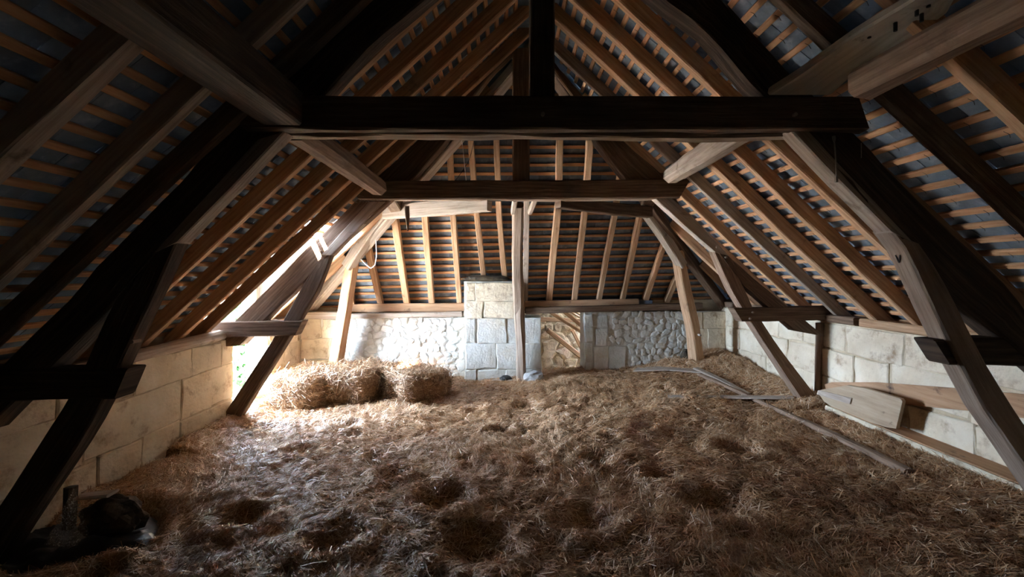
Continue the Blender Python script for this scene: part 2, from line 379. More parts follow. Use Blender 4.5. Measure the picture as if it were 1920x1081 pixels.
# space beyond the doorway
mb = MB(); mb.box((-.6, 9.1, -1), (2.6, 9.3, 1.6)); mb.box((-.6, 7.6, -1), (-.5, 9.1, 1.6)); mb.box((2.5, 7.75, -1), (2.6, 9.1, 1.22))
structure('ceiling_beyond', MB().hexa([(-.7, 7.46, 1.08), (2.4, 7.46, 1.08), (2.4, 9.4, 1.5), (-.7, 9.4, 1.5), (-.7, 7.46, 1.18), (2.4, 7.46, 1.18), (2.4, 9.4, 1.6), (-.7, 9.4, 1.6)]), 'slate', 'low slated lean-to roof behind the far doorway')
wo = structure('wall_beyond', mb, 'mortar', 'yellow stone wall seen through the far doorway')
rubble(wo, 'lime', -.2, 2.4, -.9, 1.4, .26, .17, rs, base=lambda x, z: Vector((x, 9.11, z)), dep=.045)
mb = MB()
for xa, xb, zt in ((xw(1112), xw(1206), 1.17), (xw(1206), xw(1232), 1.08), (xw(1232), XR + .4, 1.18), (XL - .3, xw(868), 1.08)): 
    mb.hexa([(x, yw(x) + dy, z) for z in (.9, zt) for x, dy in ((xa, .22), (xb, .22), (xb, .60), (xa, .60))])
for a, b in ((-9, 5.22), (6.04, 7.6)): mb.box((XL - TH, a, .8), (XL - TH + .1, b, 1.0))
mb.box((XR + .26, -9, 1.0), (XR + .4, 8.2, 1.19))
structure('trim_2', mb, 'mortar', 'added masonry fill keeping daylight out at the eaves behind the wall plates')  # added filler, stops daylight leaking in under the slates
mb = MB(); mb.box((-.6, 7.6, -1.1), (2.6, 9.2, -.95)); mb.box((-3.6, -9, -.5), (4.0, 7.9, -.3))
structure('floor', mb, 'board', 'plank floor hidden under the straw')
# wall behind the camera
mb = MB(); v = [(-3.6, -9, -.4), (4.1, -9, -.4), (4.1, -9, 1.1), (XRIDGE, -9, ZRIDGE + .3), (-3.6, -9, .9)]
mb.add(v + [(x, y - .3, z) for x, y, z in v], [(0, 1, 2, 3, 4), (9, 8, 7, 6, 5)] + [(i, i + 5, (i + 1) % 5 + 5, (i + 1) % 5) for i in range(5)])
structure('wall_front', mb, 'lime', 'stone gable closing the loft')
# doorway sill and dormer
mb = MB(); mb.box((XL - TH, 5.23, .06), (XL, 6.03, .10))
structure('trim_1', mb, 'lime', 'stone sill of the bright doorway')

# ---------------------------------------------------------------- slates and battens
G = .124; RD = .12; SW = .22; SLn = .285
def slate_mesh(wd, ln, rnd):
    mb = MB(); t = .005; j = lambda: rnd.uniform(-.003, .003)
    v = [(-wd / 2 + j(), 0, 0), (wd / 2 + j(), 0, 0), (wd / 2 + j(), ln + j(), .0), (-wd / 2 + j(), ln + j(), .0)]
    mb.hexa([*v, *[(x, y, z + t) for x, y, z in v]]); return mb
SLATES = [slate_mesh(SW - .004, SLn, rs) for _ in range(6)]
SL_ME = [s.mesh('slate') for s in SLATES]
for me in SL_ME: me.materials.append(M['slate'])
def inframe(p):
    if p.y < .4: return False
    px = VX + F * p.x / p.y; py = VY - F * (p.z - EYE) / p.y
    return -40 < px < 1960 and -40 < py < 1120
def roof(name, label, o_of, updir, along, nrm, rows, urange, keep, gaps, hooks, slo, yo=0.):
    """o_of(s,u): point on the rafter underside plane at slope distance s and along coordinate u"""
    root = empty(name, (0, 0, 0), label=label, kind='structure')
    parts = []; rest = MB(); hk = MB()
    up = Vector(updir).normalized(); al = Vector(along).normalized(); nn = Vector(nrm).normalized()
    for r in range(rows):
        s = slo + r * G
        a, b = urange(s)
        if b - a < .08: continue
        # battens, broken where the plane is open
        for (ua, ub) in gaps(s, a, b):
            if ub - ua < .1: continue
            zz = rs.uniform(-.004, .004)
            p0 = o_of(s, ua) + nn * (RD + .014) + up * (zz + .02); p1 = o_of(s, ub) + nn * (RD + .014) + up * (rs.uniform(-.004, .004) + .02)
            bm_ = timber_mb([p0, p1], .024, .042, side=up, step=.8, rough=.0018, chamfer=.004)
            bm_.build('batten', 'batten', root, center(bm_))
        # slates of this course: head rests on the batten above next
        n = int((b - a) / SW) + 2; u = math.floor(a / SW) * SW + (SW / 2 if r % 2 else 0)
        for i in range(n):
            uc = u + i * SW
            if not keep(s + SLn * .4, uc): continue
            base = o_of(s - .02, uc) + nn * (RD + .048)
            tilt = up * math.cos(.075) - nn * math.sin(.075)
            N3 = al.cross(tilt)
            if N3.dot(nn) < 0: A3 = -al; N3 = -N3
            else: A3 = al
            R = Matrix((A3, tilt, N3)).transposed().to_4x4()
            mtx = Matrix.Translation(base) @ R @ Matrix.Rotation(rs.uniform(-.012, .012), 4, 'Z')
            c = base + up * SLn * .5
            parts.append((c.length if inframe(c) else 99 + c.length, mtx, rs.randrange(6), s, uc))
    parts.sort(key=lambda q: q[0])
    for i, (d, mtx, k, s, uc) in enumerate(parts):
        if i < 295 and d < 99:
            o = link('slate', SL_ME[k], None, root); o.matrix_local = mtx
        else:
            rest.add([mtx @ Vector(v) for v in SLATES[k].v], SLATES[k].f)
        if hooks and d < 6.5 and i < 900:
            # wire hook over the batten near the slate edge
            e = mtx @ Vector((SW / 2, G + .03, -.012)); q = -nn * .026; h = up * .03; sd = al * .012
            pts = [e + h * 1.1, e + q * .9 + h * .5 + sd * .6, e + q - h * .3 - sd * .5, e + q * .7 - h * 1.1 + sd]
            hk2 = tube_mb(pts, .0016, 3); hk.add(hk2.v, hk2.f)
    if rest.v: tag(rest.build('slate', 'slate', root), None, None, None, 'stuff')
    if hooks and hk.v: tag(hk.build('slate_hook', 'metal', root), 'black wire slate hooks', None, None, 'stuff')
    return root
cl, sl_ = 1 / math.hypot(1, SL), SL / math.hypot(1, SL)
cr_, sr_ = 1 / math.hypot(1, SR), SR / math.hypot(1, SR)
ch, sh_ = 1 / math.hypot(1, SH), SH / math.hypot(1, SH)
LL = (XRIDGE + 3.2) / cl; LR = (3.65 - XRIDGE) / cr_
YN = .9
def ol(s, u): return Vector((-3.2 + s * cl, u, .99 + s * sl_))
def orr(s, u): return Vector((3.65 - s * cr_, u, 1.126 + s * sr_))
def oh(s, u): return Vector((u, yf(u) - ch * s, z0(u) + sh_ * s))
def gl(s, a, b):
    x = -3.2 + s * cl
    if x < DORM[2]: return [(a, DORM[0] + .03), (DORM[1] - .03, b)]
    return [(a, b)]
def kl(s, u):
    p = ol(s, u)
    if u > yh(p.x, p.z) + .12 or u < YN: return False
    if DORM[0] < u + .05 and u - .05 < DORM[1] and p.x < DORM[2] + .25: return False
    return True
roof_l = roof('roof_left', 'left slope of the slate roof on battens', ol, (cl, 0, sl_), (0, 1, 0), (-sl_, 0, cl), int(LL / G) + 2,
     lambda s: (YN, yh(-3.2 + s * cl, .99 + s * sl_)), kl, gl, False, -.25)
roof_r = roof('roof_right', 'right slope of the slate roof on orange battens', orr, (-cr_, 0, sr_), (0, 1, 0), (sr_, 0, cr_), int(LR / G) + 2,
     lambda s: (YN, yh(3.65 - s * cr_, 1.126 + s * sr_)), lambda s, u: YN < u < yh(orr(s, u).x, orr(s, u).z) + .12, lambda s, a, b: [(a, b)], True, -.25)
def uh(s):
    zc = z0(0) + sh_ * s
    return (-3.2 + (zc - .04 - .99) / SL, 3.65 - (zc + .05 - 1.126) / SR)
roof_h = roof('roof_back', 'hipped end slope of the slate roof over the far wall', oh, Vector((0, -ch, sh_)), (1, .07, .02), Vector((0, sh_, ch)), int((ZRIDGE - 1.05) / sh_ / G) + 1,
     uh, lambda s, u: uh(s)[0] - .15 < u < uh(s)[1] + .15, lambda s, a, b: [(a, b)], False, -.12)
# plain roof over the part behind the camera, ridge, dormer
mb = MB()
for (xa, za, xb, zb, ni) in ((-3.7, zl(-3.7), XRIDGE, ZRIDGE, -1), (4.15, zr(4.15), XRIDGE, ZRIDGE, 1)):
    nx, nz = (-sl_, cl) if ni < 0 else (sr_, cr_)
    q = [Vector((xa, -9.2, za)), Vector((xb, -9.2, zb)), Vector((xb, YN + .05, zb)), Vector((xa, YN + .05, za))]
    mb.hexa([p + Vector((nx, 0, nz)) * .11 for p in q] + [p + Vector((nx, 0, nz)) * .16 for p in q])
mb.build('slating', 'slate', roof_l)
rc = MB(); rc.hexa([Vector((XRIDGE + dx, y, ZRIDGE + dz)) for (dx, dz, y) in ((-.2, .0, -9.2), (.2, .0, -9.2), (.2, .0, 5.35), (-.2, .0, 5.35), (-.05, .22, -9.2), (.05, .22, -9.2), (.05, .22, 5.3), (-.05, .22, 5.3))])
rc.build('ridge_cap', 'slate', roof_l)
# hip caps keep daylight out at the hips
for (x0_, z0_, y0_) in ((-3.35, zl(-3.35), yh(-3.35, zl(-3.35))), (3.8, zr(3.8), yh(3.8, zr(3.8)))):
    a = Vector((x0_, y0_, z0_ + .24)); b = Vector((XRIDGE, yh(XRIDGE, ZRIDGE), ZRIDGE + .22))
    timber_mb([a, b], .06, .36, side=Vector((1, 0, 0)) if x0_ < 0 else Vector((1, 0, 0)), step=1).build('hip_cap', 'slate', roof_h)
# dormer: cheeks and little roof over the doorway
dm = empty('dormer_hood', (XL - .2, 5.6, 1.0), label='small timber dormer above the bright doorway in left slope', cat='dormer', kind='thing')
ZD = 1.86
for y in (DORM[0] - .02, DORM[1]):
    mb = MB(); v = [(XL - TH - .1, y, .86), (-2.26, y, zl(-2.26) + .10), (-2.26, y, ZD + .12), (XL - TH - .1, y, ZD)]
    mb.add(v + [(x, yy + .04, z) for x, yy, z in v], [(0, 1, 2, 3), (7, 6, 5, 4)] + [(i, i + 4, (i + 1) % 4 + 4, (i + 1) % 4) for i in range(4)])
    mb.build('cheek', 'grey', dm, (XL, y, 1.4))
mb = MB(); mb.hexa([(XL - .75, DORM[0] - .1, ZD - .02), (-2.26, DORM[0] - .1, ZD + .12), (-2.26, DORM[1] + .1, ZD + .12), (XL - .75, DORM[1] + .1, ZD - .02),
                    (XL - .75, DORM[0] - .1, ZD + .05), (-2.26, DORM[0] - .1, ZD + .2), (-2.26, DORM[1] + .1, ZD + .2), (XL - .75, DORM[1] + .1, ZD + .05)])
mb.build('hood_roof', 'slate', dm, (XL, 5.6, 1.9))
for y in (5.18, 6.05):
    timber_mb([(XL - .2, y, .86), (XL - .2, y, ZD)], .1, .1).build('jamb_post', 'grey', dm, (XL - .2, y, 1.3))
timber_mb([(XL - .2, 5.1, ZD - .06), (XL - .2, 6.12, ZD - .06)], .1, .1, side=(0, 0, 1)).build('head_beam', 'grey', dm, (XL - .2, 5.6, ZD - .06))

# ---------------------------------------------------------------- trusses
def truss(label, Y0, parts):
    base = P(970, 800, Y0)
    r = empty('roof_truss', base, label=label, cat='truss', kind='thing')
    for (nm, mk, A, B, dy, t, kw) in parts:
        m_ = slab_mb(A, B, Y0 + dy, t, **kw)
        m_.build(nm, mk, r, center(m_))
    return r
T1, T2 = 2.72, 5.09
truss('nearest dark oak truss with the heavy upper collar beam spanning the loft', T1, [
    ('collar_beam', 'oak', [(430, 180), (1000, 179), (1610, 180)], [(455, 241), (700, 242), (1000, 241), (1630, 242)], -.05, .09, dict(rough=.006)),
    ('collar_beam', 'oakpale', [(440, 200), (1000, 198), (1590, 200)], [(470, 251), (620, 254), (1000, 254), (1200, 258), (1585, 252)], .08, .10, dict(rough=.010)),  # paler than the front collar, light on its underside put into the colour
    ('king_post', 'darkoak', [(995, -160), (995, 190)], [(1040, -160), (1041, 190)], 0, .14, {}),
    ('principal_rafter', 'darkoak', [(-160, 845), (-20, 705), (100, 585), (330, 350), (430, 232), (483, 175), (640, 27), (740, -70), (900, -210)],
        [(-60, 835), (90, 690), (208, 573), (320, 440), (480, 285), (607, 180), (700, 77), (793, 0), (860, -60), (980, -160)], .01, .15, dict(rough=.01, lump=.015)),
    ('principal_rafter', 'darkoak', [(1130, -210), (1300, -60), (1357, 0), (1483, 133), (1637, 280), (1665, 315), (1765, 420), (1865, 515), (1990, 650), (2120, 790)],
        [(1050, -160), (1180, -60), (1240, 0), (1337, 67), (1413, 157), (1520, 262), (1700, 462), (1785, 552), (1882, 628), (2000, 735), (2060, 800)], .01, .15, dict(rough=.01, lump=.015)),
    ('brace', 'grey', [(285, 475), (400, 350), (480, 262)], [(334, 452), (440, 345), (534, 246)], 0, .12, {}),
    ('brace', 'grey', [(1520, 245), (1600, 335), (1715, 455)], [(1482, 243), (1560, 325), (1668, 432)], 0, .12, {}),
    ('strut', 'darkoak', [(262, 490), (208, 573), (152, 695), (122, 755), (87, 810), (12, 925), (-80, 1065)],
        [(334, 446), (292, 540), (225, 680), (195, 745), (160, 810), (37, 995), (-15, 1075)], .01, .12, {}),
    ('strut', 'oakpale', [(1700, 420), (1745, 482), (1783, 548), (1852, 687), (1910, 778), (2010, 930), (2090, 1050)],
        [(1668, 430), (1700, 470), (1732, 540), (1777, 635), (1845, 765), (1877, 810), (1960, 930), (2040, 1050)], .01, .14, {}),
    ('tie_piece', 'darkoak', [(-210, 690), (238, 691)], [(-210, 758), (214, 748)], .0, .15, {}),
    ('tie_piece', 'darkoak', [(1752, 637), (2080, 626)], [(1782, 684), (2080, 690)], .03, .15, {}),
])
truss('second oak truss with lower collar beam in the middle of the loft', T2, [
    ('collar_beam', 'oak', [(650, 338), (970, 338), (1295, 335)], [(672, 373), (970, 373), (1275, 370)], -.06, .09, dict(rough=.006)),
    ('collar_beam', 'oakpale', [(665, 345), (970, 345), (1290, 345)], [(690, 374), (970, 375), (1265, 373)], .08, .10, dict(rough=.008)),
    ('king_post', 'oak', [(961, 90), (961, 340)], [(993, 90), (993, 340)], 0, .15, {}),
    ('principal_rafter', 'oak', [(390, 650), (437, 603), (623, 420), (703, 334), (782, 263), (845, 190), (905, 118), (955, 65)],
        [(450, 648), (494, 603), (573, 524), (640, 455), (772, 338), (838, 263), (880, 190), (925, 130), (963, 95)], .01, .15, dict(rough=.01, lump=.012)),
    ('principal_rafter', 'oak', [(1545, 630), (1476, 574), (1295, 420), (1240, 325), (1170, 265), (1120, 210), (1060, 140), (993, 70)],
        [(1490, 620), (1438, 574), (1392, 532), (1330, 450), (1262, 385), (1172, 337), (1116, 265), (1085, 190), (1040, 130), (990, 90)], .01, .15, dict(rough=.01, lump=.012)),
    ('brace', 'grey', [(600, 478), (660, 412), (690, 378)], [(622, 478), (682, 418), (724, 378)], 0, .12, {}),
    ('brace', 'grey', [(1262, 372), (1310, 415), (1368, 480)], [(1228, 372), (1285, 425), (1340, 472)], 0, .12, {}),
    ('strut', 'oak', [(590, 500), (573, 524), (508, 641), (413, 785), (385, 828)], [(622, 474), (596, 543), (562, 599), (544, 630), (448, 785), (420, 832)], .01, .12, {}),
    ('strut', 'oakmid', [(1375, 488), (1392, 532), (1411, 574), (1457, 645), (1534, 747), (1565, 790)],
        [(1338, 470), (1367, 537), (1386, 570), (1434, 645), (1510, 760), (1530, 795)], .01, .14, {}),
    ('tie_piece', 'oak', [(352, 604), (567, 601)], [(352, 636), (553, 629)], -.01, .16, {}),
    ('tie_piece', 'oak', [(1376, 577), (1590, 573)], [(1392, 603), (1590, 599)], .0, .16, {}),
])

tr1 = bpy.data.objects['roof_truss']; tr2 = bpy.data.objects['roof_truss.001']
Q = lambda px, py: P(px, py, (2.421 + .00147 * (py - 485)) * F / (px - VX))
mb = MB()
for a, b in (((1679, 478), (1685.5, 492)), ((1687.5, 478), (1685.5, 492))):
    t_ = tube_mb([Q(*a), Q(*b)], .0035, 5); mb.add(t_.v, t_.f)
mb.build('carved_mark', 'black', tr1, Q(1684, 485))['label'] = 'carved V numeral on the strut'
for tr, Y0, lst in ((tr2, T2, ((1344, 463), (1361, 482), (1411, 585), (1406, 597), (1313, 628), (600, 470))), (tr1, T1, ((1490, 215), (510, 215), (1018, 214), (250, 640)))):
    for px, py in lst:
        c = P(px, py, Y0 - .06 if py < 230 else Y0 - .005)
        tube_mb([c + Vector((0, -.012, 0)), c + Vector((0, .05, 0))], .012, 7).build('peg', 'grey', tr, c)

# ---------------------------------------------------------------- rafters
RS = [0]
def rafter(p0, p1, plane_n, wd, dp, m, label, group, lump=.0, sag=None):
    """underside runs p0..p1; depth goes along plane_n (outwards)"""
    n = Vector(plane_n).normalized(); a = Vector(p0) + n * dp / 2; b = Vector(p1) + n * dp / 2
    pts = [a, a.lerp(b, .33) + n * rs.uniform(-.008, .004), a.lerp(b, .66) + n * rs.uniform(-.008, .004), b]
    ax = (b - a).normalized(); sd = ax.cross(n)
    m_ = timber_mb(pts, dp, wd, side=sd, step=.2, rough=.004, lump=lump, chamfer=.008)
    return thing('rafter', m_, m, label, 'rafter', group)
NL, NR, NH = Vector((-sl_, 0, cl)), Vector((sr_, 0, cr_)), Vector((0, sh_, ch))
mats = ['rafter', 'rafter', 'rafter', 'oak']
left = [(1.40, 'left slope rafter at the very top corner of the view'), (1.86, 'broad pale rafter nearest the camera on left slope, before the near truss'),
        (2.34, 'long weathered rafter on left slope just before the near truss'), (2.66, 'dark left slope rafter lying against the near truss'),
        (3.15, 'left slope rafter, first beyond the near truss'), (3.57, 'left slope rafter, second beyond the near truss'),
        (4.03, 'left slope rafter, third beyond the near truss'), (4.49, 'left slope rafter, fourth beyond the near truss'),
        (4.86, 'left slope rafter at near side of the bright dormer gap')]
for i, (y, lb) in enumerate(left):
    x1 = XRIDGE - .02
    yy = y - .035
    rafter((-3.42, y, zl(-3.42)), (x1, y - rs.uniform(-.04, .04), zl(x1)), NL, .072 if y != 1.86 else .095, .12, ['grey', 'grey', 'grey', 'oak', 'rafter', 'rafter', 'rafter', 'rafter', 'rafter'][i], lb, 'rafters of the left slope', lump=.004)
for y, xa, lb in ((5.42, DORM[2] + .05, 'short left slope rafter above the bright dormer, nearer one'), (5.8, DORM[2] + .05, 'short left slope rafter above the bright dormer, farther one'),
              (6.2, -3.42, 'left slope rafter at far side of the bright dormer gap'), (6.6, -3.42, 'short left slope rafter in the far left corner by hip')):
    xb = -3.2
    for k in range(200):
        if yh(xb, zl(xb)) < y + .05: break
        xb += .02
        if xb > XRIDGE: break
    rafter((xa, y, zl(xa)), (xb, y, zl(xb)), NL, .07, .12, 'rafter', lb, 'rafters of the left slope')
right = [(1.62, 'right slope rafter at the top right corner of the view'), (2.12, 'lit brown rafter on right slope, second before the near truss'), (2.53, 'dark right slope rafter just before the near truss'),
         (3.05, 'right slope rafter hidden close behind the near truss'), (3.53, 'pale yellowish right slope rafter just beyond the near truss'), (4.02, 'straight orange right slope rafter, second seen beyond near truss'),
         (4.48, 'broad waney right slope rafter with stripped bark in the middle bay'), (5.00, 'slim grey right slope rafter before the second truss'),
         (5.56, 'right slope rafter close behind the second truss'), (6.1, 'right slope rafter, second behind the second truss'), (6.65, 'right slope rafter, third behind the second truss'), (7.1, 'short right slope rafter in the far right corner by hip')]
for i, (y, lb) in enumerate(right):
    xa = 3.85; xb = XRIDGE + .02
    if y > 5.2:
        xb = 3.65
        while xb > XRIDGE and yh(xb, zr(xb)) > y + .05: xb -= .02
    rafter((xa, y, zr(xa)), (xb, y - rs.uniform(-.04, .04), zr(xb)), NR, {4.48: .10, 5.00: .055, 3.53: .075}.get(y, .07), .12, 'grey' if y in (5.00,) else ('oak' if y == 2.53 else 'rafter'), lb, 'rafters of the right slope', lump=.012 if y == 4.48 else .004)
hip = [((660, 577), (652, 535)), ((713, 577), (688, 465)), ((763, 578), (735, 385)), ((809, 577), (795, 395), (790, 330)), ((861, 566), (848, 395), (841, 263), (838, 240)), ((907, 520), (893, 400), (882, 263), (880, 170)),
       ((946, 518), (935, 400), (931, 263), (930, 165)), ((985, 562), (988, 400), (985, 263), (980, 150)), ((1029, 569), (1048, 384), (1050, 263), (1040, 180)),
       ((1077, 567), (1098, 390), (1107, 265), (1105, 235)), ((1124, 564), (1155, 395), (1165, 330)), ((1168, 564), (1203, 400)), ((1213, 560), (1247, 460)), ((1255, 558), (1271, 522))]
for i, pts in enumerate(hip):
    q = [on_hip(*p) for p in pts]
    z = q[0].z - .09 if pts[0][1] > 550 else q[0].z
    q[0] = q[0] + (q[0] - q[1]).normalized() * .1
    n = NH; dp = .11
    c = [p + n * dp / 2 for p in q]
    sd = (c[-1] - c[0]).normalized().cross(n)
    m_ = timber_mb(c, dp, [.08, .085, .095, .09, .075, .075][i % 6], side=sd, step=.18, rough=.006, lump=.006, chamfer=.008)
    thing('rafter', m_, 'grey' if i in (7,) else 'rafter', f'hip end rafter over the far wall, {ORD[i]} from its left corner', 'rafter', 'rafters of the hip end')
# ---------------------------------------------------------------- purlins, plates, hip frame
def beam(name, pts, wd, th, m, label, cat, side=(0, 0, 1), group=None, **k):
    m_ = timber_mb(pts, wd, th, side=side, **k); return thing(name, m_, m, label, cat, group)
beam('purlin', [(-1.30, .9, 2.58), (-1.32, 2.66, 2.575)], .24, .20, 'darkoak', 'heavy dark purlin at upper left before the near truss', 'purlin', lump=.01)
beam('purlin', [(-1.36, 2.9, 2.55), (-1.42, 4.98, 2.57)], .19, .18, 'oakmid', 'cracked round purlin on the left between the two trusses', 'purlin', lump=.012, chamfer=.05)
beam('purlin', [(1.87, .9, 2.59), (1.855, 1.6, 2.588), (1.815, 2.32, 2.575)], .15, .15, 'oakmid', 'brown bulging purlin at upper right before the near truss', 'purlin', lump=.012, chamfer=.03)
beam('purlin', [(1.55, 2.9, 2.56), (1.82, 4.98, 2.70)], .19, .18, 'grey', 'pale round log purlin on the right between the two trusses', 'purlin', lump=.008, chamfer=.055)
beam('purlin', [(-1.40, 5.25, 2.58), (-1.47, 6.1, 2.50)], .16, .16, 'oak', 'short purlin on the left behind the second truss', 'purlin')
beam('purlin', [(1.84, 5.25, 2.70), (1.95, 6.3, 2.62)], .16, .16, 'oak', 'short purlin on the right behind the second truss', 'purlin')
# grey plank beside the right purlin, curved near end
A = [P(1438, 178, 2.66), P(1495, 142, 2.50), P(1600, 67, 2.21), P(1705, 5, 1.97), P(1765, -35, 1.86)]
B = [P(1560, 178, 2.62), P(1600, 142, 2.48), P(1692, 86, 2.27), P(1775, 28, 2.07), P(1800, -20, 1.95)]
m_ = MB(); a = resample(A, 12); b = resample(B, 12)
loft(m_, [[p, q, q + Vector((.01, 0, .05)), p + Vector((.01, 0, .05))] for p, q in zip(a, b)], nseed(), rough=.003)
gp = thing('brace_plank', m_, 'palegrey', 'flat grey plank with nail holes beside the upper right purlin', 'plank')
for px, py, hy in ((1741, 12, 2.01), (1719, 28, 2.03), (1728, 39, 2.055), (1679, 57, 2.11), (1630, 70, 2.215)):
    h = MB(); c = P(px, py, hy) + Vector((0, 0, -.004)); h2 = tube_mb([c, c + Vector((0, 0, .05))], .008, 7)
    h2.build('nail_hole', 'black', gp, c)
# plates
beam('wall_plate', [(XL - .06, -1.5, .91), (XL - .05, 3.6, .915)], .16, .09, 'oak', 'dark wall plate on left wall before the round log', 'plate', lump=.006)
beam('wall_plate', [(XL + .01, 3.72, .915), (XL - .03, 5.2, .93)], .11, .10, 'grey', 'round grey log plate lying on top of left wall', 'plate', chamfer=.035, lump=.008)
beam('wall_plate', [(XL - .03, 6.05, .94), (XL - .03, 7.2, .96)], .14, .09, 'grey', 'wall plate beyond the bright doorway at far left', 'plate')
beam('wall_plate', [(XR + .04, 1.0, 1.11), (XR + .05, 4.62, 1.115)], .16, .085, 'rafter', 'orange brown wall plate on right wall, nearer length', 'plate', rough=.004)
beam('wall_plate', [(XR + .04, 4.68, 1.115), (XR + .05, 7.7, 1.12)], .16, .085, 'oak', 'wall plate on right wall, farther length behind second truss', 'plate', rough=.004)
beam('wall_plate', [onwall(XL + .1, .985, -.02), onwall(xw(655), .98, -.02)], .16, .11, 'grey', 'stub of plate in the far left corner beside the strut', 'plate')
beam('wall_plate', [onwall(xw(652), .965, -.0), onwall(xw(866), .985, -.0)], .16, .075, 'grey', 'pale plate on top of end wall left of the chimney breast', 'plate', lump=.008)
beam('wall_plate', [onwall(xw(985), 1.03, -.03), onwall(xw(1312), 1.10, -.03)], .14, .095, 'oak', 'dark plate along the end wall over the far doorway', 'plate', lump=.008)
beam('sole_board', [onwall(xw(655), 1.08, .08), onwall(xw(985), 1.09, .08)], .03, .13, 'board', 'orange board behind rafter feet left of the chimney breast', 'board')
beam('sole_board', [onwall(xw(985), 1.13, .08), onwall(xw(1200), 1.16, .08)], .03, .10, 'board', 'brown board behind rafter feet over the far doorway', 'board')
# hip rafters on the arris lines
def hipline(sgn, u):
    if sgn < 0: a = Vector((-3.2, 7.15, .99))
    else: a = Vector((3.65, 7.62, 1.13))
    b = Vector((XRIDGE, yh(XRIDGE, ZRIDGE), ZRIDGE)); return a.lerp(b, u)
for sgn, lb in ((-1, 'thick pale hip rafter rising from the far left corner'), (1, 'dark hip rafter rising from the far right corner')):
    pts = [hipline(sgn, u) + Vector((0, 0, -.05)) for u in (-.03, .3, .6, 1.0)]
    beam('hip_rafter', pts, .17, .12, 'grey' if sgn < 0 else 'oak', lb, 'hip rafter', side=Vector((.5, .5 * sgn, 0)) if False else Vector((.55, sgn * .9, 0)).normalized().cross(Vector((0, 0, 1))).cross(Vector((0, 0, 1))) if False else Vector((.9, -sgn * .5, 0)), lump=.006)
beam('hip_strut', [P(612, 745, 6.70), P(628, 690, 6.68), P(645, 590, 6.62), P(662, 485, 6.55)], .19, .14, 'board', 'pale orange strut standing behind the bales at far left', 'strut', side=(.5, .86, 0), taper=.85)
beam('hip_strut', [P(652, 500, 6.52), P(690, 440, 6.38), P(738, 378, 6.16)], .17, .13, 'grey', 'pale brace under the far left hip rafter', 'brace', side=(.5, .86, 0), lump=.006)
beam('hip_strut', [P(1308, 690, 7.02), P(1300, 620, 6.98), P(1283, 545, 6.92), P(1270, 470, 6.85)], .18, .15, 'rafter', 'reddish bark stripped strut standing in the far right corner', 'strut', side=(-.5, .86, 0), lump=.012, taper=.85)
beam('hip_strut', [P(1279, 498, 6.85), P(1243, 440, 6.70), P(1206, 388, 6.45)], .14, .13, 'grey', 'pale brace under the far right hip rafter', 'brace', side=(-.5, .86, 0))
beam('hip_strut', [P(977, 712, 6.86), P(976, 640, 6.82), P(972, 570, 6.74), P(969, 470, 6.36), P(971, 384, 5.82)], .15, .14, 'oakpale', 'slender rough post leaning before the chimney breast', 'post', lump=.014, chamfer=.03)
beam('dragon_beam', [P(722, 398, 6.15), P(760, 395, 5.95), P(918, 381, 5.25)], .19, .10, 'grey', 'grey slanting tie from second collar beam to far left hip', 'tie', side=(.55, .83, 0))
beam('dragon_beam', [P(1218, 398, 6.25), P(1150, 392, 5.85), P(1046, 378, 5.25)], .15, .10, 'oak', 'dark slanting tie from second collar beam to far right hip', 'tie', side=(-.55, .83, 0))
beam('knee_brace', [P(994, 398, 5.7), P(1004, 372, 5.3)], .06, .06, 'grey', 'small knee brace right of the leaning post top', 'brace')
beam('knee_brace', [P(962, 398, 5.75), P(966, 374, 5.3)], .06, .06, 'grey', 'small knee brace left of the leaning post top', 'brace')
m_ = slab_mb([(758, 386), (760, 410), (763, 432)], [(767, 386), (768, 408), (765, 433)], 5.22, .02, step=.05, rough=.003)
thing('splinter', m_, 'oak', 'dark splinter of wood hanging under the second collar beam', 'splinter')
# ---------------------------------------------------------------- beyond the doorway
bx = [('timber', [(.5, 8.95, .73), (1.6, 8.95, .70)], .1, .08, 'brown level timber seen through the far doorway'),
      ('timber', [P(1026, 618, 8.75), P(1100, 676, 8.75)], .1, .09, 'long diagonal brace low in the far doorway'),
      ('timber', [P(1073, 618, 8.9), P(1098, 668, 8.9)], .09, .07, 'short steep brace at the right of far doorway'),
      ('timber', [P(1020, 577, 8.6), P(1100, 628, 8.3)], .07, .06, 'grey slanting pole crossing the top of far doorway'),
      ('timber', [P(1042, 570, 8.5), P(1105, 622, 8.3)], .05, .07, 'dark slanting pole behind the far doorway top')]
for nm, pts, a, b, lb in bx: beam(nm, pts, a, b, 'rafter', lb, 'timber')
for k in range(4):
    beam('batten_board', [P(1050 + k * 7, 572, 8.35 + .05 * k), P(1104 + k * 4, 606 - k * 4, 8.25 + .05 * k)], .05, .025, 'batten', f'orange batten slanting inside the far doorway, {ORD[k]} of the bundle from below', 'batten', group='battens in the far doorway')

